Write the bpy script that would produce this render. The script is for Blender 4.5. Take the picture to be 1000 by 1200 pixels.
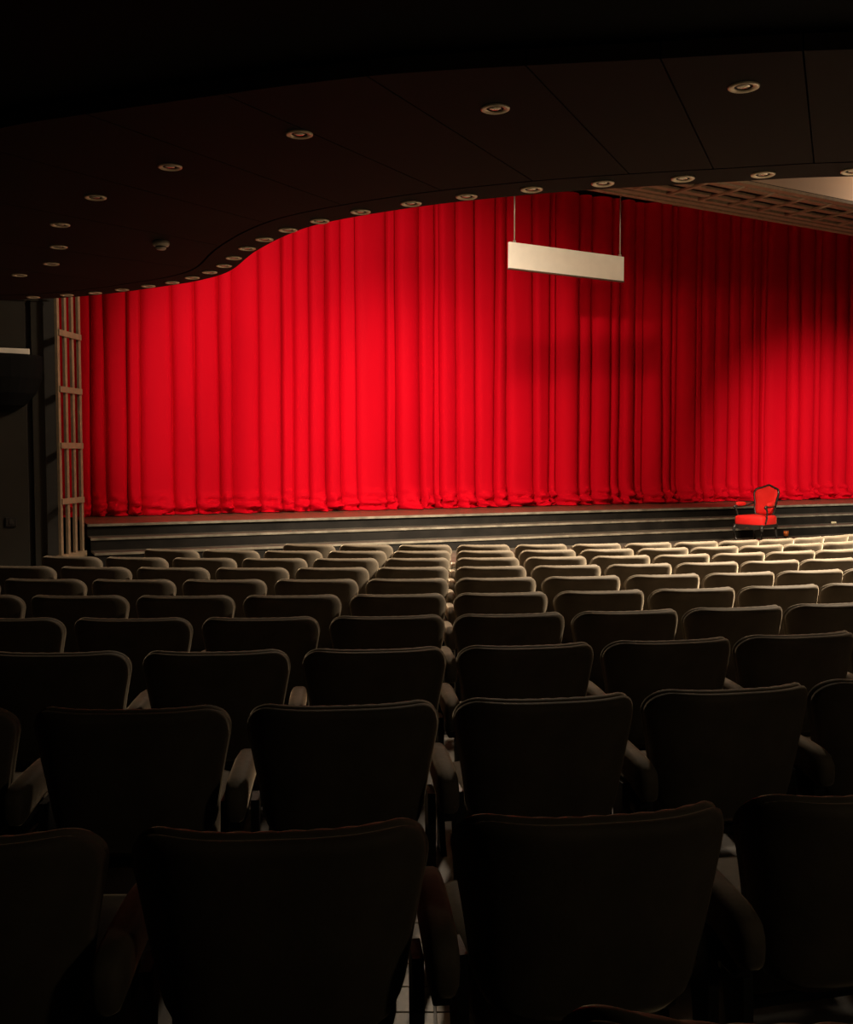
import bpy, bmesh, math, random
from mathutils import Vector, Matrix
random.seed(7)
for o in list(bpy.data.objects): bpy.data.objects.remove(o)
S = bpy.context.scene; C = S.collection

# ------------------------------------------------------------------ camera
HC = 1.51                      # eye height above the floor at the back of the stalls
F = 1220.0                     # focal length in pixels of the 1000x1200 frame
PITCH = math.atan(70 / F)
cam = bpy.data.cameras.new('camera'); co = bpy.data.objects.new('camera', cam); C.objects.link(co)
co.location = (0, 0, HC); co.rotation_euler = (math.pi / 2 - PITCH, 0, 0)
cam.sensor_fit = 'VERTICAL'; cam.sensor_height = 24; cam.lens = 24 * F / 1200
cam.clip_start = .05; cam.clip_end = 200
S.camera = co

# ------------------------------------------------------------------ world, exposure
w = bpy.data.worlds.new('World'); S.world = w; w.use_nodes = True
w.node_tree.nodes['Background'].inputs[0].default_value = (1, .8, .6, 1)
w.node_tree.nodes['Background'].inputs[1].default_value = 0.0012
S.view_settings.view_transform = 'Standard'; S.view_settings.look = 'None'
S.view_settings.exposure = 0; S.view_settings.gamma = 1; S.view_settings.use_curve_mapping = False

# ------------------------------------------------------------------ lights of the house
def spot(name, loc, target, power, deg, blend, radius, col):
    l = bpy.data.lights.new(name, 'SPOT'); l.energy = power; l.color = col
    l.spot_size = math.radians(deg); l.spot_blend = blend; l.shadow_soft_size = radius
    o = bpy.data.objects.new(name, l); C.objects.link(o)
    o.location = (loc[0], loc[1], loc[2] + HC)
    d = Vector((target[0], target[1], target[2] + HC)) - o.location
    o.rotation_euler = d.to_track_quat('-Z', 'Y').to_euler()
    return o
def lamp(name, loc, power, radius, col):
    l = bpy.data.lights.new(name, 'POINT'); l.energy = power; l.color = col; l.shadow_soft_size = radius
    o = bpy.data.objects.new(name, l); C.objects.link(o)
    o.location = (loc[0], loc[1], loc[2] + HC); return o
WARM = (1, .82, .60)
lamp('canopy_lamp', (9.3, 19.3, 4.75), 95, .12, WARM)
lamp('house_lamp', (1.0, 12.0, 4.9), 640, .25, WARM)
spot('house_downlight', (5.6, 10.7, 4.9), (4.6, 11.3, -.9), 16500, 108, .8, .4, WARM)
spot('balcony_spot', (-1.4, 10.2, 3.2), (-1.2, 17.7, .9), 2100, 66, .6, .10, (1, .86, .68))
spot('balcony_spot', (.4, 9.4, 3.2), (-.2, 18.5, -.2), 3000, 42, 1.0, .10, (1, .86, .68))
spot('balcony_spot', (9.0, 13.0, 3.6), (8.9, 22.3, -.9), 5000, 46, 1.0, .10, (1, .86, .68))
lamp('rear_lamp', (3.3, -.4, HC * .8), 22.0, .2, (1, .82, .55))  # unseen lamp placed at right rear to brighten the near seat backs

# ------------------------------------------------------------------ helpers
def mat(name, col, rough=.6, metal=0, sheen=0, bump=0, bscale=80, var=0, vscale=6, emit=0, spec=.5, sheen_tint=None, trans=0, stretch=None):
    m = bpy.data.materials.new(name); m.use_nodes = True; nt = m.node_tree; b = nt.nodes['Principled BSDF']
    b.inputs['Base Color'].default_value = (*col, 1); b.inputs['Roughness'].default_value = rough
    b.inputs['Metallic'].default_value = metal; b.inputs['Specular IOR Level'].default_value = spec
    if sheen:
        b.inputs['Sheen Weight'].default_value = sheen; b.inputs['Sheen Roughness'].default_value = .35
        b.inputs['Sheen Tint'].default_value = (*(sheen_tint or col), 1)
    if trans: b.inputs['Transmission Weight'].default_value = trans
    tc = nt.nodes.new('ShaderNodeTexCoord'); src = tc.outputs['Object']
    if stretch:
        mp = nt.nodes.new('ShaderNodeMapping'); mp.inputs['Scale'].default_value = stretch
        nt.links.new(src, mp.inputs[0]); src = mp.outputs[0]
    if var:
        n = nt.nodes.new('ShaderNodeTexNoise'); n.inputs['Scale'].default_value = vscale; n.inputs['Detail'].default_value = 6
        nt.links.new(src, n.inputs['Vector'])
        r = nt.nodes.new('ShaderNodeValToRGB')
        r.color_ramp.elements[0].position = .3; r.color_ramp.elements[1].position = .7
        r.color_ramp.elements[0].color = (*[max(0, c * (1 - var)) for c in col], 1)
        r.color_ramp.elements[1].color = (*[min(1, c * (1 + var)) for c in col], 1)
        nt.links.new(n.outputs['Fac'], r.inputs[0]); nt.links.new(r.outputs[0], b.inputs['Base Color'])
    if bump:
        n = nt.nodes.new('ShaderNodeTexNoise'); n.inputs['Scale'].default_value = bscale; n.inputs['Detail'].default_value = 4
        nt.links.new(src, n.inputs['Vector'])
        bp_ = nt.nodes.new('ShaderNodeBump'); bp_.inputs['Strength'].default_value = bump; bp_.inputs['Distance'].default_value = .01
        nt.links.new(n.outputs['Fac'], bp_.inputs['Height']); nt.links.new(bp_.outputs[0], b.inputs['Normal'])
    return m
M = {
 'velvet': mat('taupe_velvet', (.105, .083, .058), .75, sheen=.6, sheen_tint=(.8, .66, .48), bump=.25, bscale=14, var=.16, vscale=9, spec=.25),
 'velvet2': mat('taupe_velvet_cushion', (.125, .10, .07), .75, sheen=.8, sheen_tint=(.9, .75, .55), bump=.2, bscale=18, var=.16, vscale=12, spec=.25),
 'curtain': mat('red_velvet', (.56, .0008, .010), .8, sheen=.12, sheen_tint=(1, .0, .02), bump=.12, bscale=5, spec=.06, var=.06, vscale=2, stretch=(1, 1, .25)),
 'red': mat('red_upholstery', (.62, .014, .012), .7, sheen=.3, sheen_tint=(1, .2, .1), bump=.1, bscale=60, spec=.2),
 'black_lacquer': mat('black_lacquer', (.018, .016, .014), .25, bump=.05),
 'iron': mat('dark_iron', (.02, .018, .016), .45, metal=.3, bump=.1),
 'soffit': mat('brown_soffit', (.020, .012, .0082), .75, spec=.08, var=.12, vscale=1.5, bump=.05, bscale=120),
 'slab': mat('shaded_slab', (.004, .003, .003), .8, spec=.05),  # near-black colour stands in for the shade on the rear soffit
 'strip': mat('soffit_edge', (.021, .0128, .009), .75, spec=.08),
 'trim': mat('lamp_ring', (.92, .78, .58), .38, metal=.35, bump=.02),
 'lens': mat('lamp_glass', (.75, .68, .55), .12, metal=.7),
 'dark': mat('lamp_recess', (.01, .008, .006), .6, spec=.1),
 'plastic': mat('cream_plastic', (.5, .46, .38), .5),
 'step': mat('black_step', (.012, .010, .008), .6, spec=.15, var=.35, vscale=3, bump=.08, bscale=40),
 'tread': mat('step_tread', (.075, .064, .048), .45, var=.35, vscale=4, bump=.08, bscale=60),
 'nosing': mat('pale_nosing', (.24, .21, .16), .35, metal=.25, var=.4, vscale=5),  # pale strip along the step edges, tone varied by noise
 'deck': mat('stage_deck', (.10, .058, .034), .38, var=.25, vscale=5, stretch=(.3, 3, 1), bump=.1, bscale=20),
 'lattice': mat('lattice_wood', (.27, .20, .125), .6, var=.18, vscale=10, bump=.12, bscale=60),
 'lattice_shade': mat('slot_shade', (.045, .033, .022), .8),  # dark tone painted in for the shade between the slats
 'plaster': mat('tan_plaster', (.42, .27, .17), .7, var=.06, vscale=1.2, bump=.03),
 'wall': mat('charcoal_wall', (.026, .023, .018), .8, spec=.2, var=.15, vscale=2, bump=.08, bscale=60),
 'groove': mat('wall_groove', (.02, .018, .015), .8),
 'wallbrown': mat('dark_brown_wall', (.02, .014, .010), .8, var=.15, vscale=2),
 'floor': mat('grey_floor', (.10, .085, .07), .5, var=.2, vscale=4, bump=.06),
 'tile': mat('floor_tile', (.42, .37, .31), .4, var=.18, vscale=8, bump=.06),
 'sign': mat('white_sign', (.86, .80, .70), .5, var=.03),
 'signedge': mat('sign_edge', (.10, .06, .04), .5),
 'wire': mat('steel_wire', (.45, .36, .28), .4, metal=.5),
 'amber': mat('amber_glass', (.55, .14, .03), .15),
 'tape': mat('pale_tape', (.45, .38, .22), .6),
 'matte': mat('matte_black', (.006, .006, .006), .9, spec=.1),
 'wood': mat('slat_wood', (.16, .12, .08), .5),
}
def link(name, me, m, parent=None, smooth=False):
    if m is not None: me.materials.append(M[m])
    if smooth:
        for p in me.polygons: p.use_smooth = True
    o = bpy.data.objects.new(name, me); C.objects.link(o)
    if parent is not None: o.parent = parent
    return o
def pyd(name, vs, fs, m, parent=None, smooth=False, recalc=True):
    me = bpy.data.meshes.new(name); me.from_pydata([tuple(v) for v in vs], [], fs)
    if recalc:
        bm = bmesh.new(); bm.from_mesh(me); bmesh.ops.recalc_face_normals(bm, faces=bm.faces); bm.to_mesh(me); bm.free()
    me.update(); return link(name, me, m, parent, smooth)
def from_bm(name, bm, m, parent=None, smooth=False):
    bmesh.ops.recalc_face_normals(bm, faces=bm.faces)
    me = bpy.data.meshes.new(name); bm.to_mesh(me); bm.free(); return link(name, me, m, parent, smooth)
def empty(name, loc, rz=0):
    o = bpy.data.objects.new(name, None); C.objects.link(o); o.location = loc; o.rotation_euler = (0, 0, rz)
    o.empty_display_size = .1; return o
def tag(o, label, cat, group=None):
    o['label'] = label; o['category'] = cat
    if group: o['group'] = group
    return o
def struct(o): o['kind'] = 'structure'; return o
def hexa(bm, c8):
    v = [bm.verts.new(c) for c in c8]
    for f in ((0,3,2,1),(4,5,6,7),(0,1,5,4),(1,2,6,5),(2,3,7,6),(3,0,4,7)): bm.faces.new([v[i] for i in f])
    return v
def boxbm(bm, lo, hi, mtx=None, bevel=0):
    x0,y0,z0 = lo; x1,y1,z1 = hi
    c = [Vector(q) for q in ((x0,y0,z0),(x1,y0,z0),(x1,y1,z0),(x0,y1,z0),(x0,y0,z1),(x1,y0,z1),(x1,y1,z1),(x0,y1,z1))]
    if mtx is not None: c = [mtx @ q for q in c]
    v = hexa(bm, c)
    if bevel:
        es = {e for q in v for e in q.link_edges}
        bmesh.ops.bevel(bm, geom=list(es), offset=bevel, segments=2, affect='EDGES', profile=.6)
def box(name, lo, hi, m, parent=None, mtx=None, bevel=0):
    bm = bmesh.new(); boxbm(bm, lo, hi, mtx, bevel); return from_bm(name, bm, m, parent)
def tube(bm, pts, rad, n=10, cap=True, flat=None):
    """sweep a round (or flattened) section along points; rad is a number or a list"""
    pts = [Vector(p) for p in pts]; R = rad if isinstance(rad, (list, tuple)) else [rad] * len(pts)
    rings = []; up = Vector((0, 0, 1))
    for i, p in enumerate(pts):
        t = (pts[min(i + 1, len(pts) - 1)] - pts[max(i - 1, 0)]).normalized()
        a = t.cross(up)
        if a.length < .05: a = t.cross(Vector((0, 1, 0)))
        a.normalize(); b = a.cross(t).normalized()
        rings.append([bm.verts.new(p + a * math.cos(k * 2 * math.pi / n) * R[i] + b * math.sin(k * 2 * math.pi / n) * R[i] * (flat or 1)) for k in range(n)])
    for r0, r1 in zip(rings, rings[1:]):
        for k in range(n): bm.faces.new((r0[k], r0[(k + 1) % n], r1[(k + 1) % n], r1[k]))
    if cap: bm.faces.new(rings[0][::-1]); bm.faces.new(rings[-1])
def tubeo(name, pts, rad, m, parent=None, n=10, flat=None):
    bm = bmesh.new(); tube(bm, pts, rad, n, True, flat); return from_bm(name, bm, m, parent, True)
def lathe(bm, prof, n=28, c=(0, 0, 0)):
    rings = []
    for r, z in prof:
        if r < 1e-6: rings.append([bm.verts.new((c[0], c[1], c[2] + z))])
        else: rings.append([bm.verts.new((c[0] + r * math.cos(2 * math.pi * k / n), c[1] + r * math.sin(2 * math.pi * k / n), c[2] + z)) for k in range(n)])
    for a, b in zip(rings, rings[1:]):
        for k in range(n):
            k2 = (k + 1) % n
            if len(a) == 1 and len(b) == 1: continue
            if len(a) == 1: bm.faces.new((a[0], b[k2], b[k]))
            elif len(b) == 1: bm.faces.new((a[k], a[k2], b[0]))
            else: bm.faces.new((a[k], a[k2], b[k2], b[k]))
def catmull(P, sub=12):
    P = [Vector((*p, 0)) for p in P]; out = []
    for i in range(len(P) - 1):
        p0 = P[max(i - 1, 0)]; p1 = P[i]; p2 = P[i + 1]; p3 = P[min(i + 2, len(P) - 1)]
        for k in range(sub):
            t = k / sub
            out.append(.5 * ((2 * p1) + (p2 - p0) * t + (2 * p0 - 5 * p1 + 4 * p2 - p3) * t * t + (3 * p1 - p0 - 3 * p2 + p3) * t ** 3))
    out.append(P[-1]); return [(v.x, v.y) for v in out]
def prism(bm, poly, z0, z1):
    bot = [bm.verts.new((x, y, z0)) for x, y in poly]; top = [bm.verts.new((x, y, z1)) for x, y in poly]
    n = len(poly); fb = bm.faces.new(bot); ft = bm.faces.new(top[::-1])
    for i in range(n): bm.faces.new((bot[i], bot[(i + 1) % n], top[(i + 1) % n], top[i]))
    bmesh.ops.triangulate(bm, faces=[fb, ft])
ORD = ['zeroth','first','second','third','fourth','fifth','sixth','seventh','eighth','ninth','tenth','eleventh','twelfth','thirteenth','fourteenth','fifteenth','sixteenth','seventeenth','eighteenth','nineteenth','twentieth','twenty-first','twenty-second','twenty-third','twenty-fourth']
K = .02984
def fz(y): return -K * y           # raked stalls floor

# ------------------------------------------------------------------ the setting: floor, walls
bm = bmesh.new()
hexa(bm, [(-10,-4,fz(-4)-.2),(10,-4,fz(-4)-.2),(14,22,fz(22)-.2),(-10,22,fz(22)-.2),(-10,-4,fz(-4)),(10,-4,fz(-4)),(14,22,fz(22)),(-10,22,fz(22))])
floor = struct(from_bm('floor', bm, 'floor'))
tm = None
for i in range(8):
    for j in range(12):
        x = -.50 + i * .15; y = 1.9 + j * .15
        if tm is None:
            bm = bmesh.new(); boxbm(bm, (-.0715, -.0715, 0), (.0715, .0715, .006), None, .002)
            t = from_bm('floor_tile', bm, 'tile', floor); tm = t.data
        else:
            t = bpy.data.objects.new('floor_tile', tm); C.objects.link(t); t.parent = floor
        t.location = (x, y, fz(y)); t.rotation_euler = (-math.atan(K), 0, 0)

TH = math.radians(24.3)
U = Vector((math.cos(TH), math.sin(TH), 0)); N = Vector((-math.sin(TH), math.cos(TH), 0)); ORG = Vector((1.453, 17.95, 0))
SF = Matrix(((U.x, N.x, 0, ORG.x), (U.y, N.y, 0, ORG.y), (0, 0, 1, 0), (0, 0, 0, 1)))   # stage frame: x along the edge, y upstage
Z0 = HC - 1.04; RISE = .175; TREAD = .42

# side wall beside the stage, with projecting panels and dark grooves
WD = Vector((math.cos(math.radians(25)), math.sin(math.radians(25)), 0)); WN = Vector((WD.y, -WD.x, 0))
W0 = Vector((-5.06, 14.15, 0))
WF = Matrix(((-WD.x, WN.x, 0, W0.x), (-WD.y, WN.y, 0, W0.y), (0, 0, 1, 0), (0, 0, 0, 1)))   # x runs left from the jamb, y towards the audience
wl = struct(box('wall_left', (-.1, -.25, -.6), (6, -.06, 7.2), 'groove', None, WF))
for a, b in ((.10, .26), (.33, .78), (.86, 1.9), (2.0, 3.1), (3.2, 4.3)):
    box('wall_panel', (a, -.06, -.5), (b, 0, 7.0), 'wall', wl, WF, .006)
box('picture_rail', (.02, 0, HC + 2.02), (3.0, .025, HC + 2.045), 'wall', wl, WF)
struct(box('wall_right', (11, -4, -1), (11.3, 19, 7.2), 'wallbrown'))
struct(box('wall_back', (-10, -4.3, -1), (11.3, -4, 7.2), 'wallbrown'))
struct(box('wall_side', (-10.3, -4.3, -1), (-10, 12, 7.2), 'wallbrown'))

# high auditorium ceiling beyond the balcony
struct(box('ceiling_auditorium', (-12, 5.0, HC + 5.4), (18, 30, HC + 5.55), 'plaster'))

# ------------------------------------------------------------------ balcony soffit
ZC = HC + 1.60
LIP = [(11,7.6),(8.5,6.75),(6,6.3),(4,6.12),(2.47,6.15),(1.76,6.28),(1.04,6.45),(.54,6.62),(0,6.87),(-.59,7.27),(-.95,7.66),(-1.36,8.40),(-1.72,9.27),(-2.03,9.72),(-2.48,10.12),(-3.46,10.77),(-4.5,11.09),(-7,11.5),(-10,11.7)]
lip = catmull(LIP, 10)
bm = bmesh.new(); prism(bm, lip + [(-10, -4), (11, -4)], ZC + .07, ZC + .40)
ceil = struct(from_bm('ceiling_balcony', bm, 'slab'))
def offset(curve, d):
    out = []
    for i, p in enumerate(curve):
        a = Vector(curve[max(i - 1, 0)]); b = Vector(curve[min(i + 1, len(curve) - 1)]); t = (b - a).normalized()
        n = Vector((-t.y, t.x))           # curve runs right to left, so this points back under the balcony
        out.append((p[0] + n.x * d, p[1] + n.y * d))
    return out
inner = offset(lip, .30)
def ribbon(name, A, B, z0, z1, m, parent):
    vs = []; fs = []; n = len(A)
    for (ax, ay), (bx, by) in zip(A, B): vs += [(ax, ay, z0), (bx, by, z0), (bx, by, z1), (ax, ay, z1)]
    for i in range(n - 1):
        a = 4 * i; b = a + 4
        for k in range(4): fs.append((a + k, a + (k + 1) % 4, b + (k + 1) % 4, b + k))
    fs += [(0, 1, 2, 3), (4*n-1, 4*n-2, 4*n-3, 4*n-4)]
    return pyd(name, vs, fs, m, parent)
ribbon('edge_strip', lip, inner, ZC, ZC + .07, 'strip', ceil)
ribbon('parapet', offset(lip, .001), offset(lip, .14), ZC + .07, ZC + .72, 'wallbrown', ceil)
inner2 = offset(lip, .318)
back = catmull([(11,5.6),(8,4.9),(5,4.4),(3,4.22),(1.7,4.24),(.87,4.35),(0,4.48),(-.46,4.60),(-.96,4.78),(-1.5,4.99),(-2.11,5.25),(-3,5.8),(-4.2,6.9),(-6,8.5),(-10,9.5)], 10)
def near(curve, p): return min(range(len(curve)), key=lambda i: (curve[i][0] - p[0]) ** 2 + (curve[i][1] - p[1]) ** 2)
def resamp(curve, i0, i1, n):
    P = [Vector(c) for c in curve[i0:i1 + 1]]; L = [0]
    for a, b in zip(P, P[1:]): L.append(L[-1] + (b - a).length)
    out = []
    for k in range(n):
        s = L[-1] * (.006 + .988 * k / (n - 1) if L[-1] > 0 else 0); s = L[-1] * k / (n - 1)
        s = min(max(s, .004), L[-1] - .004)
        j = max(i for i in range(len(L)) if L[i] <= s); j = min(j, len(P) - 2)
        t = (s - L[j]) / max(L[j + 1] - L[j], 1e-9); q = P[j].lerp(P[j + 1], t); out.append((q.x, q.y))
    return out
seams = [((9,5.1),(9.3,6.7)),((6.5,4.65),(6.9,6.1)),((4.2,4.33),(4.7,5.9)),((2.75,4.22),(3.4,5.85)),((2.1,4.22),(2.76,5.9)),((1.53,4.26),(2.16,6.0)),((.96,4.35),(1.65,6.0)),((.39,4.44),(1.19,6.1)),((-.25,4.53),(.66,6.3)),((-.9,4.76),(.1,6.55)),((-1.6,5.03),(-.5,6.95)),((-2.4,5.4),(-1.05,7.45)),((-3.3,6.05),(-1.55,8.2)),((-4.3,7.0),(-2.0,9.2)),((-5.2,7.8),(-2.8,10.0)),((-6.4,8.7),(-4.6,10.8)),((-9.0,9.3),(-8.5,11.3))]
for (b0, i0), (b1, i1) in zip(seams, seams[1:]):
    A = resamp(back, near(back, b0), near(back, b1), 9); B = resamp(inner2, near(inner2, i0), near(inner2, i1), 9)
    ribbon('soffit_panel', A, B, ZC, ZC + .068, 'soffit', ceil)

# downlights
def make_downlight():
    r = empty('ceiling_downlight', (0, 0, 0))
    bm = bmesh.new(); lathe(bm, [(.040, 0), (.041, -.004), (.060, -.010), (.068, -.006), (.069, 0), (.040, 0)]); from_bm('trim_ring', bm, 'trim', r, True)
    bm = bmesh.new(); lathe(bm, [(.041, -.002), (.028, -.0028), (.028, .0), (.041, .0), (.041, -.002)]); from_bm('bezel', bm, 'dark', r, True)
    bm = bmesh.new(); lathe(bm, [(0, -.006), (.015, -.0055), (.027, -.003), (.030, 0)]); from_bm('lens', bm, 'lens', r, True)
    return r
def dup(root, loc, rz=0):
    r = root.copy(); C.objects.link(r); r.location = loc; r.rotation_euler = (0, 0, rz)
    for ch in root.children:
        c = ch.copy(); C.objects.link(c); c.parent = r
        for g in ch.children:
            d = g.copy(); C.objects.link(d); d.parent = c
    return r
dl0 = make_downlight()
SINGLE = [(1.39,4.66),(.32,4.95),(-.64,5.34),(-1.44,5.94),(-2.08,6.64),(-2.58,7.43),(-2.87,8.22),(-3.19,8.95),(-3.68,9.51)]
EDGE = [(2.43,6.03),(1.94,6.10),(1.5,6.19),(1.05,6.30),(.64,6.44),(.25,6.62),(-.1,6.80),(-.44,7.03),(-.74,7.31),(-1.0,7.60),(-1.22,7.93),(-1.41,8.28),(-1.59,8.68),(-1.74,9.04),(-1.93,9.36),(-2.15,9.65),(-2.40,9.92),(-2.68,10.13),(-3.0,10.36),(-3.33,10.56),(-3.66,10.70),(-4.06,10.85)]
for k, (x, y) in enumerate(SINGLE):
    d = dl0 if k == 0 else dup(dl0, (0, 0, 0)); d.location = (x, y, ZC)
    tag(d, f'round recessed downlight in sparse inner row of dark soffit, {ORD[k+1]} from the right', 'downlight', 'inner row of balcony downlights')
for k, (x, y) in enumerate(EDGE):
    d = dup(dl0, (x, y, ZC))
    tag(d, f'small round downlight along curved balcony edge, {ORD[k+1]} from the right', 'downlight', 'edge row of balcony downlights')
sd = empty('smoke_detector', (-2.02, 8.02, ZC))
bm = bmesh.new(); lathe(bm, [(0, 0), (.062, 0), (.064, -.02), (.058, -.034), (0, -.034)]); from_bm('base', bm, 'plastic', sd, True)
bm = bmesh.new(); lathe(bm, [(.040, -.034), (.038, -.055), (.030, -.062), (0, -.062)]); from_bm('sensor_dome', bm, 'plastic', sd, True)
bm = bmesh.new(); lathe(bm, [(.041, -.040), (.043, -.043), (.041, -.046)]); from_bm('vent_band', bm, 'dark', sd, True)
tag(sd, 'cream smoke detector hanging under dark balcony soffit', 'smoke detector')

# ------------------------------------------------------------------ stage with steps
ULO, UHI = -7.0, 13.0
stage = struct(box('stage_platform', (ULO, .02, -1.2), (UHI, 4.2, Z0 - .03), 'step', None, SF))
nb = 14
for k in range(nb):                                   # deck boards run along the edge
    y0 = -.03 + k * .15
    box('deck_board', (ULO, y0, Z0 - .03), (UHI, y0 + .146, Z0), 'deck', stage, SF, .003)
box('nosing', (ULO, -.045, Z0 - .035), (UHI, -.03, Z0 + .002), 'nosing', stage, SF)
for k in (1, 2, 3):
    zt = Z0 - k * RISE; y0 = -k * TREAD
    if k < 3:
        box('tread', (ULO, y0 - .01, zt - .03), (UHI, y0 + TREAD, zt), 'tread', stage, SF, .004)
        box('nosing', (ULO, y0 - .022, zt - .032), (UHI, y0 - .01, zt + .002), 'nosing', stage, SF)
    box('riser', (ULO, y0 + TREAD, zt - (0 if k < 3 else .9)), (UHI, y0 + TREAD + .02, zt + RISE - .03), 'step', stage, SF)
apron = struct(box('floor_apron', (ULO + 1.2, -2.6, Z0 - 3 * RISE - .5), (UHI, -2 * TREAD, Z0 - 3 * RISE), 'tread', None, SF))

# ------------------------------------------------------------------ curtain
def rayx(px, py):
    u = (px - 500) / F; v = (600 - py) / F
    return Vector((u, math.cos(PITCH) + v * math.sin(PITCH), -math.sin(PITCH) + v * math.cos(PITCH)))
CY = 1.78
def to_u(px, py=430):
    r = rayx(px, py); t = (ORG.dot(N) + CY - .06) / (r.x * N.x + r.y * N.y); p = r * t
    return (p - ORG).dot(U)
valley = [106,123,150,165,203,229.5,258,273.6,305,332,346,364,384,402,419,455,466,495,511,517,538,559.5,582,596.5,627,646,652,679,694,716,728,746,755,775,788,795,816,825,840,856,869,883,894,899,924,939,955,962,978,995]
deep = {106:1.2,150:1.6,332:1.4,384:1.4,466:1.3,559.5:1.3,582:1.2,646:1.4,652:1.2,694:1.4,728:1.4,755:1.2,825:1.4,856:1.2,883:1.3,894:1.4,939:1.4}
vu = [(to_u(p), deep.get(p, .8)) for p in valley]
rr = random.Random(3)
while vu[0][0] > -8.3: vu.insert(0, (vu[0][0] - rr.uniform(.2, .42), rr.uniform(.7, 1.4)))
while vu[-1][0] < 12.6: vu.append((vu[-1][0] + rr.uniform(.2, .5), rr.uniform(.7, 1.4)))
nv = len(vu)
amp = [min(.15, .30 * (vu[i + 1][0] - vu[i][0])) * rr.uniform(.75, 1.15) * (.72 if vu[i][0] < to_u(610) else 1.15) for i in range(nv - 1)]
tilt = [rr.uniform(-.10, .10) for i in range(nv - 1)]
push = [rr.uniform(-.035, .035) for _ in range(nv - 1)]
skew = [rr.uniform(.62, 1.5) for _ in range(nv - 1)]
drift = [rr.uniform(-.05, .05) for _ in range(nv)]
hemr = [rr.uniform(0, 6.28) for _ in range(nv)]
from mathutils import noise as mnoise
CZ1 = HC + 5.0
NZ = 64
zs = []
for k in range(NZ + 1):
    t = k / NZ; zs.append(Z0 + .012 + (CZ1 - Z0 - .012) * (t ** 2.0))
def curtain_pt(i, t, z):
    """pleat i, 0..1 across, height z -> stage frame point"""
    h = (z - Z0) / (CZ1 - Z0); low = max(0, 1 - (z - Z0) / .46)
    bow = math.sin(h * math.pi)
    gap0 = vu[i + 1][0] - vu[i][0]
    x0 = vu[i][0] + drift[i] * (h - .35); x1 = vu[i + 1][0] + drift[i + 1] * (h - .35)
    if x1 - x0 < .04: x1 = x0 + .04
    ts = t ** skew[i]
    x = x0 + (x1 - x0) * t
    s = math.sin(math.pi * t)
    sk = 4 * ts * (1 - ts)
    b = amp[i] * (.75 + .45 * (1 - h)) * (max(0, sk) ** .42) + push[i] * s + tilt[i] * (t - .5) * min(1, s * 5)
    dv = .10 * (vu[i][1] * (1 - t) ** 16 + vu[i + 1][1] * t ** 16)
    y = CY - b + dv
    x += .012 * mnoise.noise(Vector((x * 2.3, z * .8, i)))
    y += .018 * mnoise.noise(Vector((x * 1.7, z * .9, 4.2))) * (1 - .5 * h)
    if low > 0:      # the hem is too long: it buckles and lies on the boards
        w = low * low * (3 - 2 * low)
        n1 = mnoise.noise(Vector((x * 6, z * 11, 1.3 + i * .37))); n2 = mnoise.noise(Vector((x * 15, z * 22, 7.1)))
        y -= w * (.10 + .17 * n1 + .10 * n2 + .05 * math.sin(z * 38 + hemr[i] + x * 3)) * (.4 + s * .8)
        x += w * .03 * n2
    return Vector((x, min(y, CY + .15), z))
stage_curtain = empty('stage_curtain', SF @ Vector((0, CY, Z0)))
splits = [0] + [min(range(nv), key=lambda i: abs(vu[i][0] - to_u(p))) for p in (150, 332, 466, 646, 894)] + [nv - 1]
for pi, (a, b) in enumerate(zip(splits, splits[1:])):
    vs = []; fs = []; cols = 0; NP = 14
    for i in range(a, b):
        for k in range(NP + (1 if i == b - 1 else 0)):
            for z in zs: vs.append(SF @ curtain_pt(i, .5 - .5 * math.cos(math.pi * k / NP), z) - stage_curtain.location)
            cols += 1
    n = NZ + 1
    for c in range(cols - 1):
        for k in range(NZ): fs.append((c * n + k, (c + 1) * n + k, (c + 1) * n + k + 1, c * n + k + 1))
    pyd('curtain_panel', vs, fs, 'curtain', stage_curtain, True, False)
tag(stage_curtain, 'tall pleated red velvet stage curtain with hem crumpled on the stage', 'curtain')

# ------------------------------------------------------------------ lattice screens round the stage opening
jamb = empty('lattice_screen', (-4.94, 13.98, Z0 - 2 * RISE - .16))
jl = Vector((-4.87, 14.71, 0)) - Vector((-4.94, 13.98, 0)); JW = jl.length; jd = jl.normalized(); jn = Vector((jd.y, -jd.x, 0))
JM = Matrix(((jd.x, jn.x, 0, 0), (jd.y, jn.y, 0, 0), (0, 0, 1, 0), (0, 0, 0, 1)))
ZJ1 = HC + 4.25 - jamb.location.z
for k in range(4):
    y = k * (JW - .068) / 3
    box('rail', (y, -.02, 0), (y + .068, .02, ZJ1), 'lattice', jamb, JM, .004)
zb = HC + 1.60 - jamb.location.z
for k in range(-3, 4):
    z = zb - .755 * k
    if .1 < z < ZJ1: box('crossbar', (0.02, .0, z - .04), (JW - .02, .042, z + .04), 'lattice', jamb, JM, .004)
box('foot_rail', (-.02, -.05, 0), (JW + .02, .05, .16), 'lattice', jamb, JM, .005)
tag(jamb, 'tall upright beige lattice screen at left edge of red curtain', 'screen')

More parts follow.
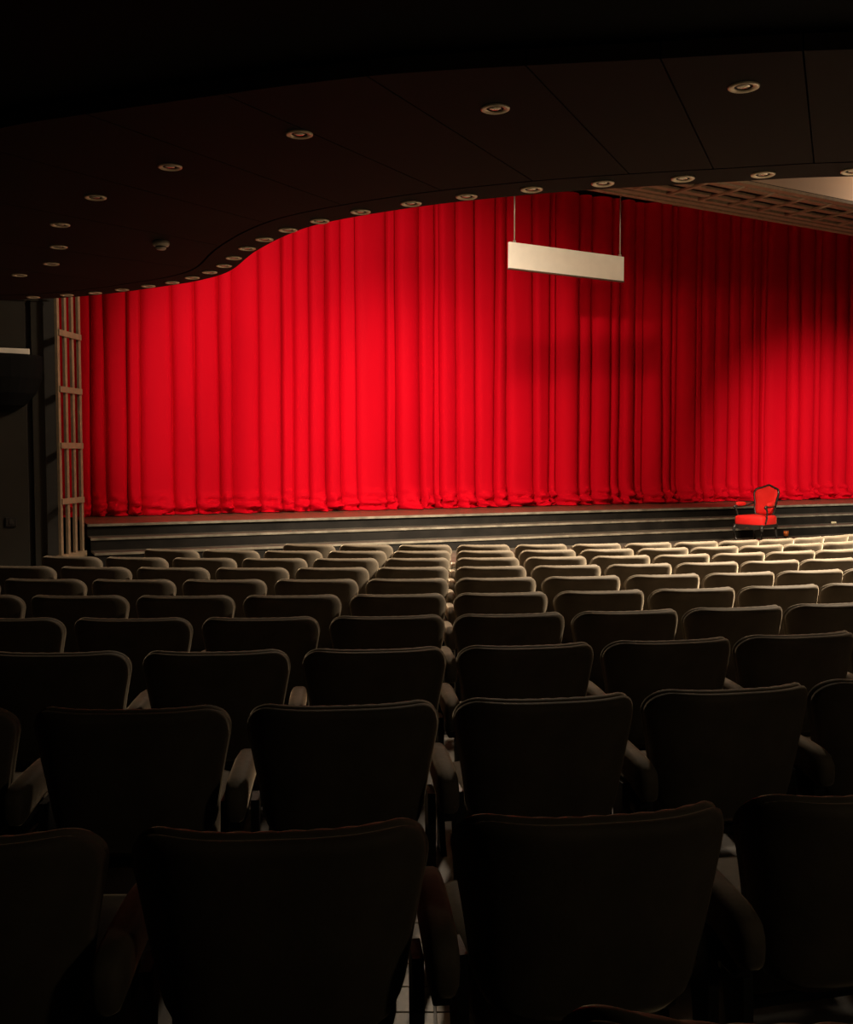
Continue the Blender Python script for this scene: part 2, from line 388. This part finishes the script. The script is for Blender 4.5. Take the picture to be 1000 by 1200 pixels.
pel = empty('lattice_canopy', (2.66, 17.34, HC + 4.3))
pa = math.radians(31.8); pd = Vector((math.cos(pa), math.sin(pa), 0)); pn = Vector((pd.y, -pd.x, 0))    # pn towards the audience
PM = Matrix(((pd.x, pn.x, 0, 0), (pd.y, pn.y, 0, 0), (0, 0, 1, 0), (0, 0, 0, 1)))
PL0, PL1 = -6.0, 11.0
box('far_rail', (PL0, -.02, -.01), (PL1, .10, .12), 'lattice', pel, PM, .005)
box('moulding', (PL0, .10, .015), (PL1, .24, .10), 'lattice', pel, PM, .004)
box('moulding', (PL0, .27, .03), (PL1, .38, .10), 'lattice', pel, PM, .004)
for y in (.60, .92, 1.24): box('rail', (PL0, y - .07, .03), (PL1, y + .07, .07), 'lattice', pel, PM, .004)
box('near_rail', (PL0, 1.48, 0), (PL1, 1.62, .05), 'lattice', pel, PM, .005)
k = PL0
while k < PL1:
    box('crossbar', (k - .03, .38, .0), (k + .03, 1.49, .035), 'lattice', pel, PM, .003); k += .74
box('shade_backing', (PL0, .0, .10), (PL1, 1.46, .12), 'lattice_shade', pel, PM)  # dark sheet added so the lattice slots look shaded
struct(box('wall_header', (PL0 - 1, .82, .12), (PL1 + 2, .98, 1.12), 'plaster', None, Matrix.Translation(pel.location) @ PM))
tag(pel, 'long beige lattice canopy slanting above the right half of the curtain', 'canopy')

# ------------------------------------------------------------------ hanging sign
sg = empty('hanging_sign', (1.295, 16.5, HC + 2.88))
sa = math.radians(32); sd_ = Vector((math.cos(sa), math.sin(sa), 0)); sn = Vector((sd_.y, -sd_.x, 0))
SM = Matrix(((sd_.x, sn.x, 0, 0), (sd_.y, sn.y, 0, 0), (0, 0, 1, 0), (0, 0, 0, 1)))
box('board', (-.01, -.02, 0), (2.385, .02, .405), 'sign', sg, SM, .003)
box('bottom_edge', (-.015, -.026, -.02), (2.39, .026, 0), 'signedge', sg, SM)
for x, top in ((.10, 1.42), (2.31, 1.42)):
    wv = tubeo('wire', [SM @ Vector((x, 0, .43)), SM @ Vector((x, 0, top))], .012, 'wire', sg, 6)
    hk = bmesh.new(); boxbm(hk, (x - .02, -.018, .40), (x + .02, .018, .44), SM, .006); from_bm('hook', hk, 'wire', sg)
tag(sg, 'blank off-white rectangular sign hung on two wires before the curtain', 'sign')

# ------------------------------------------------------------------ theatre seats
HT = .85; BW = .312          # height of the back, half width
REC = math.tan(math.radians(13))
def slab_back(zlo, zhi, hw_top, hw_bot, thick, yoff, levels, side, flutes, rc, wrap, tuck):
    """a padded back: stack of curved sections, rounded top corners, ends wrapped forwards"""
    nb = side; rings = []; H = zhi - zlo
    for L in range(levels + 1):
        t = L / levels; z = zlo + H * (1 - (1 - t) ** 1.6 if t > 0 else 0)
        z = zlo + H * (1 - (1 - t) ** 1.7)
        hw = hw_bot + (hw_top - hw_bot) * ((z - zlo) / H) ** 1.25
        dtop = zhi - z; dbot = z - zlo
        if dtop < rc: hw -= rc - math.sqrt(max(0, rc * rc - (rc - dtop) ** 2)) if dtop > 0 else rc
        rb = tuck
        if dbot < rb: hw -= .7 * (rb - math.sqrt(max(0, rb * rb - (rb - dbot) ** 2)))
        th = thick * (1 + .06 * math.sin(math.pi * (z - zlo) / H))
        re = thick * .5
        if dtop < re: th *= max(.10, math.sqrt(max(0, 1 - ((re - dtop) / re) ** 2)))
        if dbot < .03: th *= .55 + .45 * dbot / .03
        yc = (HT - z) * REC + yoff
        ring = []
        def plan(x):
            a = min(1, abs(x) / BW); return wrap * a ** 3.2
        # rear side from left to right, then front side back
        for k in range(nb + 1):
            s = -1 + 2 * k / nb; s = math.copysign(abs(s) ** .8, s); x = s * hw
            e = max(0, (abs(s) - .80) / .20); yy = -th * .5 * math.sqrt(max(0, 1 - e * e)) if e > 0 else -th * .5
            yy -= .010 * (1 - s * s) * math.sin(math.pi * min(1, (z - zlo) / H))
            ring.append((x, yc + plan(x) + yy, z))
        for k in range(nb - 1, 0, -1):
            s = -1 + 2 * k / nb; s = math.copysign(abs(s) ** .8, s); x = s * hw
            e = max(0, (abs(s) - .80) / .20); yy = th * .5 * math.sqrt(max(0, 1 - e * e)) if e > 0 else th * .5
            if flutes: yy += .007 * (abs(math.sin(s * math.pi * flutes / 2)) - .5)
            ring.append((x, yc + plan(x) + yy, z))
        rings.append(ring)
    vs = [v for r in rings for v in r]; n = len(rings[0]); fs = []
    for a in range(len(rings) - 1):
        for k in range(n): fs.append((a * n + k, a * n + (k + 1) % n, (a + 1) * n + (k + 1) % n, (a + 1) * n + k))
    fs.append(tuple(range(n))[::-1]); m0 = (len(rings) - 1) * n
    # top closed as a strip
    for k in range(nb):
        j0 = m0 + k; j1 = m0 + k + 1
        i0 = m0 + (n - k) % n; i1 = m0 + (n - k - 1) % n
        q = [j0, j1, i1, i0]; q2 = []
        for v in q:
            if v not in q2: q2.append(v)
        if len(q2) > 2: fs.append(tuple(q2))
    return vs, fs
def make_seat():
    r = empty('theatre_seat', (0, 0, 0))
    vs, fs = slab_back(.395, HT - .005, BW, .236, .050, -.020, 22, 40, 0, .095, .14, .11)
    pyd('back_shell', vs, fs, 'velvet', r, True)
    vs, fs = slab_back(.43, HT, BW - .003, .24, .054, .010, 22, 54, 9, .098, .14, .06)
    pyd('back_cushion', vs, fs, 'velvet2', r, True)
    # seat cushion with rounded front
    bm = bmesh.new(); boxbm(bm, (-.235, .17, .335), (.235, .62, .455), None, .04)
    for v in bm.verts:
        v.co.z += .012 * math.cos(v.co.x * 6) + (v.co.y - .2) * .08
    from_bm('seat_cushion', bm, 'velvet2', r, True)
    box('seat_pan', (-.215, .19, .305), (.215, .56, .338), 'iron', r, None, .008)
    armrest(r, 1)
    for s in (-1, 1):
        bm = bmesh.new()
        prof = [(.06, .0, .060), (.075, .035, .030), (.09, .10, .020), (.10, .20, .017), (.115, .30, .022), (.13, .42, .034), (.14, .54, .030)]
        rings = []
        for y, z, hw in prof:
            x = s * .272
            rings.append([bm.verts.new(q) for q in ((x - .012, y - hw, z), (x + .012, y - hw, z), (x + .012, y + hw + .03, z), (x - .012, y + hw + .03, z))])
        for a, b in zip(rings, rings[1:]):
            for k in range(4): bm.faces.new((a[k], a[(k + 1) % 4], b[(k + 1) % 4], b[k]))
        bm.faces.new(rings[0][::-1]); bm.faces.new(rings[-1]); from_bm('leg', bm, 'iron', r)
    return r
def armrest(r, s):
    bm = bmesh.new(); x = s * .315
    prof = [(-.005, .555, .012, .020), (.003, .553, .025, .042), (.025, .558, .032, .055), (.07, .570, .034, .056), (.15, .582, .034, .050), (.27, .592, .034, .045), (.36, .588, .033, .042), (.395, .580, .028, .034), (.41, .572, .012, .016)]
    rings = []
    for y, z, hw, hh in prof:
        ring = []
        for k in range(14):
            a = 2 * math.pi * k / 14; ca, sa_ = math.cos(a), math.sin(a)
            ring.append(bm.verts.new((x + hw * math.copysign(abs(ca) ** .6, ca), y, z + hh * math.copysign(abs(sa_) ** .6, sa_))))
        rings.append(ring)
    for a, b in zip(rings, rings[1:]):
        for k in range(14): bm.faces.new((a[k], a[(k + 1) % 14], b[(k + 1) % 14], b[k]))
    bm.faces.new(rings[0][::-1]); bm.faces.new(rings[-1])
    o = from_bm('armrest', bm, 'velvet2', r, True)
    box('arm_bracket', (x - .02, .05, .47), (x + .02, .20, .54), 'iron', o, None, .006)
    return o
seat0 = make_seat(); first_used = False
left_arm = None
FIT = [-1.57783, 0.12301, 0.05256, 0.07783, -0.0003, 0.00296, 6.56094, 1.0177, -0.00198, 0.63032, 0.02984]
PH = [1.08998, 1.42098, 1.6569, 1.7572, 1.76563, 1.67787, 1.47228, 1.16918, 1.39736, 1.83295]
# per row from the camera: (seats measured, index of the seat just left of the straight gap, extra seats left, right)
ROWS = [(2,0,2,2),(4,1,2,2),(4,1,3,2),(6,2,3,2),(8,3,2,2),(10,4,1,1),(10,4,1,2),(12,5,0,2),(12,4,0,2),(11,2,0,2)]
NAMES = ['tenth','ninth','eighth','seventh','sixth','fifth','fourth','third','second','first']
def row_par(i):
    t = i - 4.5; v = FIT
    return v[0] + v[1]*t + v[2]*t*t, 1 / (v[3] + v[4]*t + v[5]*t*t), v[6] + v[7]*t + v[8]*t*t
PITCHS = FIT[9]
jit = random.Random(11)
def put_seat(i, arc, R, x0, Y0, label, group, end):
    global first_used
    a = arc / R; X = x0 + R * math.sin(a); Y = Y0 + R * (1 - math.cos(a))
    loc = (X + .16 * math.sin(a), Y, fz(Y)); rz = .85 * a + math.radians(jit.uniform(-.6, .6))
    if not first_used: s = seat0; first_used = True; s.location = loc; s.rotation_euler = (0, 0, rz)
    else: s = dup(seat0, loc, rz)
    tag(s, label, 'seat', group)
    return s
ends = []
for i, (n, gi, el, er) in enumerate(ROWS):
    x0, R, Y0 = row_par(i)
    if i == 0: Y0 -= .06
    for j in range(-el, n + er):
        arc = PH[i] + (j - (n - 1) / 2) * PITCHS
        if j <= gi: where = f'{ORD[gi - j + 1]} left of the straight gap'
        else: where = f'{ORD[j - gi]} right of the straight gap'
        s = put_seat(i, arc, R, x0, Y0, f'taupe velvet seat in {NAMES[i]} row from stage, {where}', 'rows of velvet theatre seats', j == -el)
        if j == -el: ends.append(s)
# the row nearest the camera, only its rim in view
x0, R, Y0 = row_par(0); Y0 -= 1.03
s = put_seat(-1, .0, R, x0, Y0, 'taupe velvet seat back barely showing at bottom right of the view', 'rows of velvet theatre seats', False)
a = math.asin((.375 - x0) / R); s.location = (.47, 1.215, fz(1.215)); s.rotation_euler = (0, 0, .04); ends.append(s)
for s in ends:
    if left_arm is None: left_arm = armrest(s, -1)
    else:
        c = left_arm.copy(); C.objects.link(c); c.parent = s
        for g in left_arm.children:
            d = g.copy(); C.objects.link(d); d.parent = c

# ------------------------------------------------------------------ red armchair before the stage
def make_chair():
    r = empty('armchair', (0, 0, 0))                     # faces -y
    # cushion
    bm = bmesh.new(); boxbm(bm, (-.31, -.30, .31), (.31, .24, .485), None, .05)
    for v in bm.verts:
        v.co.z += .03 * (1 - (v.co.x / .31) ** 2) * (1 if v.co.z > .4 else 0); v.co.x *= 1 - .14 * (v.co.y + .3) / .54
        v.co.y -= .03 * (1 - (v.co.x / .31) ** 2) if v.co.y < 0 else 0
    from_bm('seat_cushion', bm, 'red', r, True)
    # serpentine apron
    bm = bmesh.new(); n = 16; rows = []
    for k in range(n + 1):
        t = -1 + 2 * k / n; x = .30 * t; y = -.305 - .03 * (1 - t * t); zl = .285 + .028 * math.cos(t * math.pi * 2) * .6 - .02 * abs(t)
        rows.append([bm.verts.new(q) for q in ((x, y, zl), (x, y, .345), (x, y + .03, .345), (x, y + .03, zl))])
    for a, b in zip(rows, rows[1:]):
        for q in range(4): bm.faces.new((a[q], a[(q + 1) % 4], b[(q + 1) % 4], b[q]))
    bm.faces.new(rows[0][::-1]); bm.faces.new(rows[-1]); from_bm('apron', bm, 'black_lacquer', r)
    for s in (-1, 1):
        box('side_rail', (s * .285 - .015, -.29, .29), (s * .285 + .015, .22, .345), 'black_lacquer', r, None, .005)
        tubeo('leg', [(s*.285, -.29, .34), (s*.305, -.315, .26), (s*.295, -.305, .16), (s*.275, -.285, .07), (s*.285, -.30, .02), (s*.30, -.315, 0)], [.034, .034, .022, .016, .018, .022], 'black_lacquer', r)
        tubeo('leg', [(s*.235, .22, .36), (s*.24, .24, .2), (s*.245, .28, .08), (s*.25, .32, 0)], [.028, .024, .018, .018], 'black_lacquer', r)
        tubeo('arm_support', [(s*.30, -.20, .36), (s*.315, -.17, .46), (s*.335, -.19, .56), (s*.335, -.235, .635)], [.022, .018, .017, .02], 'black_lacquer', r)
        arm = tubeo('arm', [(s*.335, -.27, .625), (s*.337, -.24, .648), (s*.33, -.10, .645), (s*.30, .05, .650), (s*.265, .18, .68), (s*.25, .24, .70)], [.022, .024, .019, .018, .018, .018], 'black_lacquer', r)
        tubeo('arm_pad', [(s*.336, -.205, .665), (s*.337, -.18, .678), (s*.328, -.08, .680), (s*.312, .02, .680), (s*.305, .05, .670)], [.014, .036, .040, .036, .014], 'red', arm, 12)
    # cartouche back, leaning
    out = [(-.19, .50), (-.225, .60), (-.225, .68), (-.25, .78), (-.265, .86), (-.235, .925), (-.15, .95), (-.07, .975), (0, .995), (.07, .975), (.15, .95), (.235, .925), (.265, .86), (.25, .78), (.225, .68), (.225, .60), (.19, .50), (.10, .485), (0, .48), (-.10, .485)]
    oc = catmull(out + [out[0]], 4)[:-1]
    def bk(x, z, dy=0): return (x, .22 + (z - .45) * .24 + dy - .05 * (x / .27) ** 2, z)
    pts = [bk(x, z) for x, z in oc]
    bm = bmesh.new(); tube(bm, pts + [pts[0], pts[1]], .021, 8, False); from_bm('back_frame', bm, 'black_lacquer', r, True)
    bm = bmesh.new(); cz = .74; rings = []
    for sc, dy in ((.97, .0), (.90, -.028), (.7, -.045), (.4, -.055), (.0, -.058)):
        if sc == 0: rings.append([bm.verts.new(bk(0, cz, dy))])
        else: rings.append([bm.verts.new(bk(x * sc, cz + (z - cz) * sc, dy)) for x, z in oc])
    n = len(oc)
    for a, b in zip(rings, rings[1:]):
        for k in range(n):
            if len(b) == 1: bm.faces.new((a[k], a[(k + 1) % n], b[0]))
            else: bm.faces.new((a[k], a[(k + 1) % n], b[(k + 1) % n], b[k]))
    rb = [bm.verts.new(bk(x * .97, cz + (z - cz) * .97, .025)) for x, z in oc]
    for k in range(n): bm.faces.new((rings[0][k], rings[0][(k + 1) % n], rb[(k + 1) % n], rb[k]))
    bm.faces.new(rb); from_bm('back_pad', bm, 'red', r, True)
    for s in (-1, 1): tubeo('back_post', [bk(s*.185, .36, 0), bk(s*.18, .44), bk(s*.195, .52)], .02, 'black_lacquer', r)
    return r
ch = make_chair(); ZA = Z0 - 3 * RISE
ch.scale = (.86, 1, 1); ch.location = (5.66, 17.75, ZA); ch.rotation_euler = (0, 0, -math.radians(48))
tag(ch, 'red upholstered armchair with carved black frame standing before the stage', 'armchair')

# ------------------------------------------------------------------ small things
g = empty('amber_glass', (6.60, 19.05, ZA))
bm = bmesh.new(); lathe(bm, [(0, 0), (.035, 0), (.04, .02), (.042, .14), (.038, .14), (.036, .02), (0, .02)], 16); from_bm('tumbler', bm, 'iron', g, True)
bm = bmesh.new(); lathe(bm, [(.0432, .03), (.0446, .03), (.0446, .125), (.0432, .125)], 16); from_bm('amber_band', bm, 'amber', g, True)
tag(g, 'small dark tumbler with amber band beside the red armchair', 'tumbler')
tp = box('tape_mark', (0, 0, 0), (.10, .012, .035), 'tape', None, None, .003)
p = SF @ Vector((6.9, -TREAD - .05, 0)); tp.location = (p.x, p.y, Z0 - 2 * RISE); tag(tp, 'scrap of pale yellow tape on black stage step', 'tape')

ls = empty('wall_loudspeaker', WF @ Vector((.66, 0, HC + .98)))
ls.rotation_euler = (0, 0, math.radians(25))
bm = bmesh.new(); n = 14; rings = []
for z, sc in ((-.45, .25), (-.36, .55), (-.2, .82), (0, .97), (.25, 1.0), (.30, .98)):
    rings.append([bm.verts.new((.55 * sc * math.cos(math.pi * k / n), -.42 * sc * math.sin(math.pi * k / n), z)) for k in range(n + 1)])
for a, b in zip(rings, rings[1:]):
    for k in range(n): bm.faces.new((a[k], a[k + 1], b[k + 1], b[k]))
    bm.faces.new((a[n], a[0], b[0], b[n]))
bm.faces.new(rings[0][::-1]); bm.faces.new(rings[-1]); from_bm('cabinet', bm, 'matte', ls)
box('top_tray', (-.30, -.30, .30), (.36, -.05, .375), 'sign', ls, None, .01)
tag(ls, 'dark rounded wall box with pale tray on top beside stage', 'loudspeaker')
sw = empty('wall_switch', WF @ Vector((.56, 0, HC - .93)))
sw.rotation_euler = (0, 0, math.radians(25))
box('plate', (-.07, -.03, -.06), (.07, 0, .06), 'iron', sw, None, .006); box('rocker', (-.025, -.04, -.03), (.025, -.028, .03), 'groove', sw, None, .004)
tag(sw, 'small dark switch box low on charcoal wall', 'switch')
vg = empty('floor_vent', (.83, 2.55, fz(2.55) + .001))
for k in range(4): box('slat', (-.09, -.10 + k * .05, .02), (.09, -.07 + k * .05, .045), 'wood', vg, None, .005)
for s in (-1, 1): box('side', (s * .10 - .01, -.11, 0), (s * .10 + .01, .09, .05), 'wood', vg)
tag(vg, 'small slatted wooden vent low on floor at bottom right', 'vent')
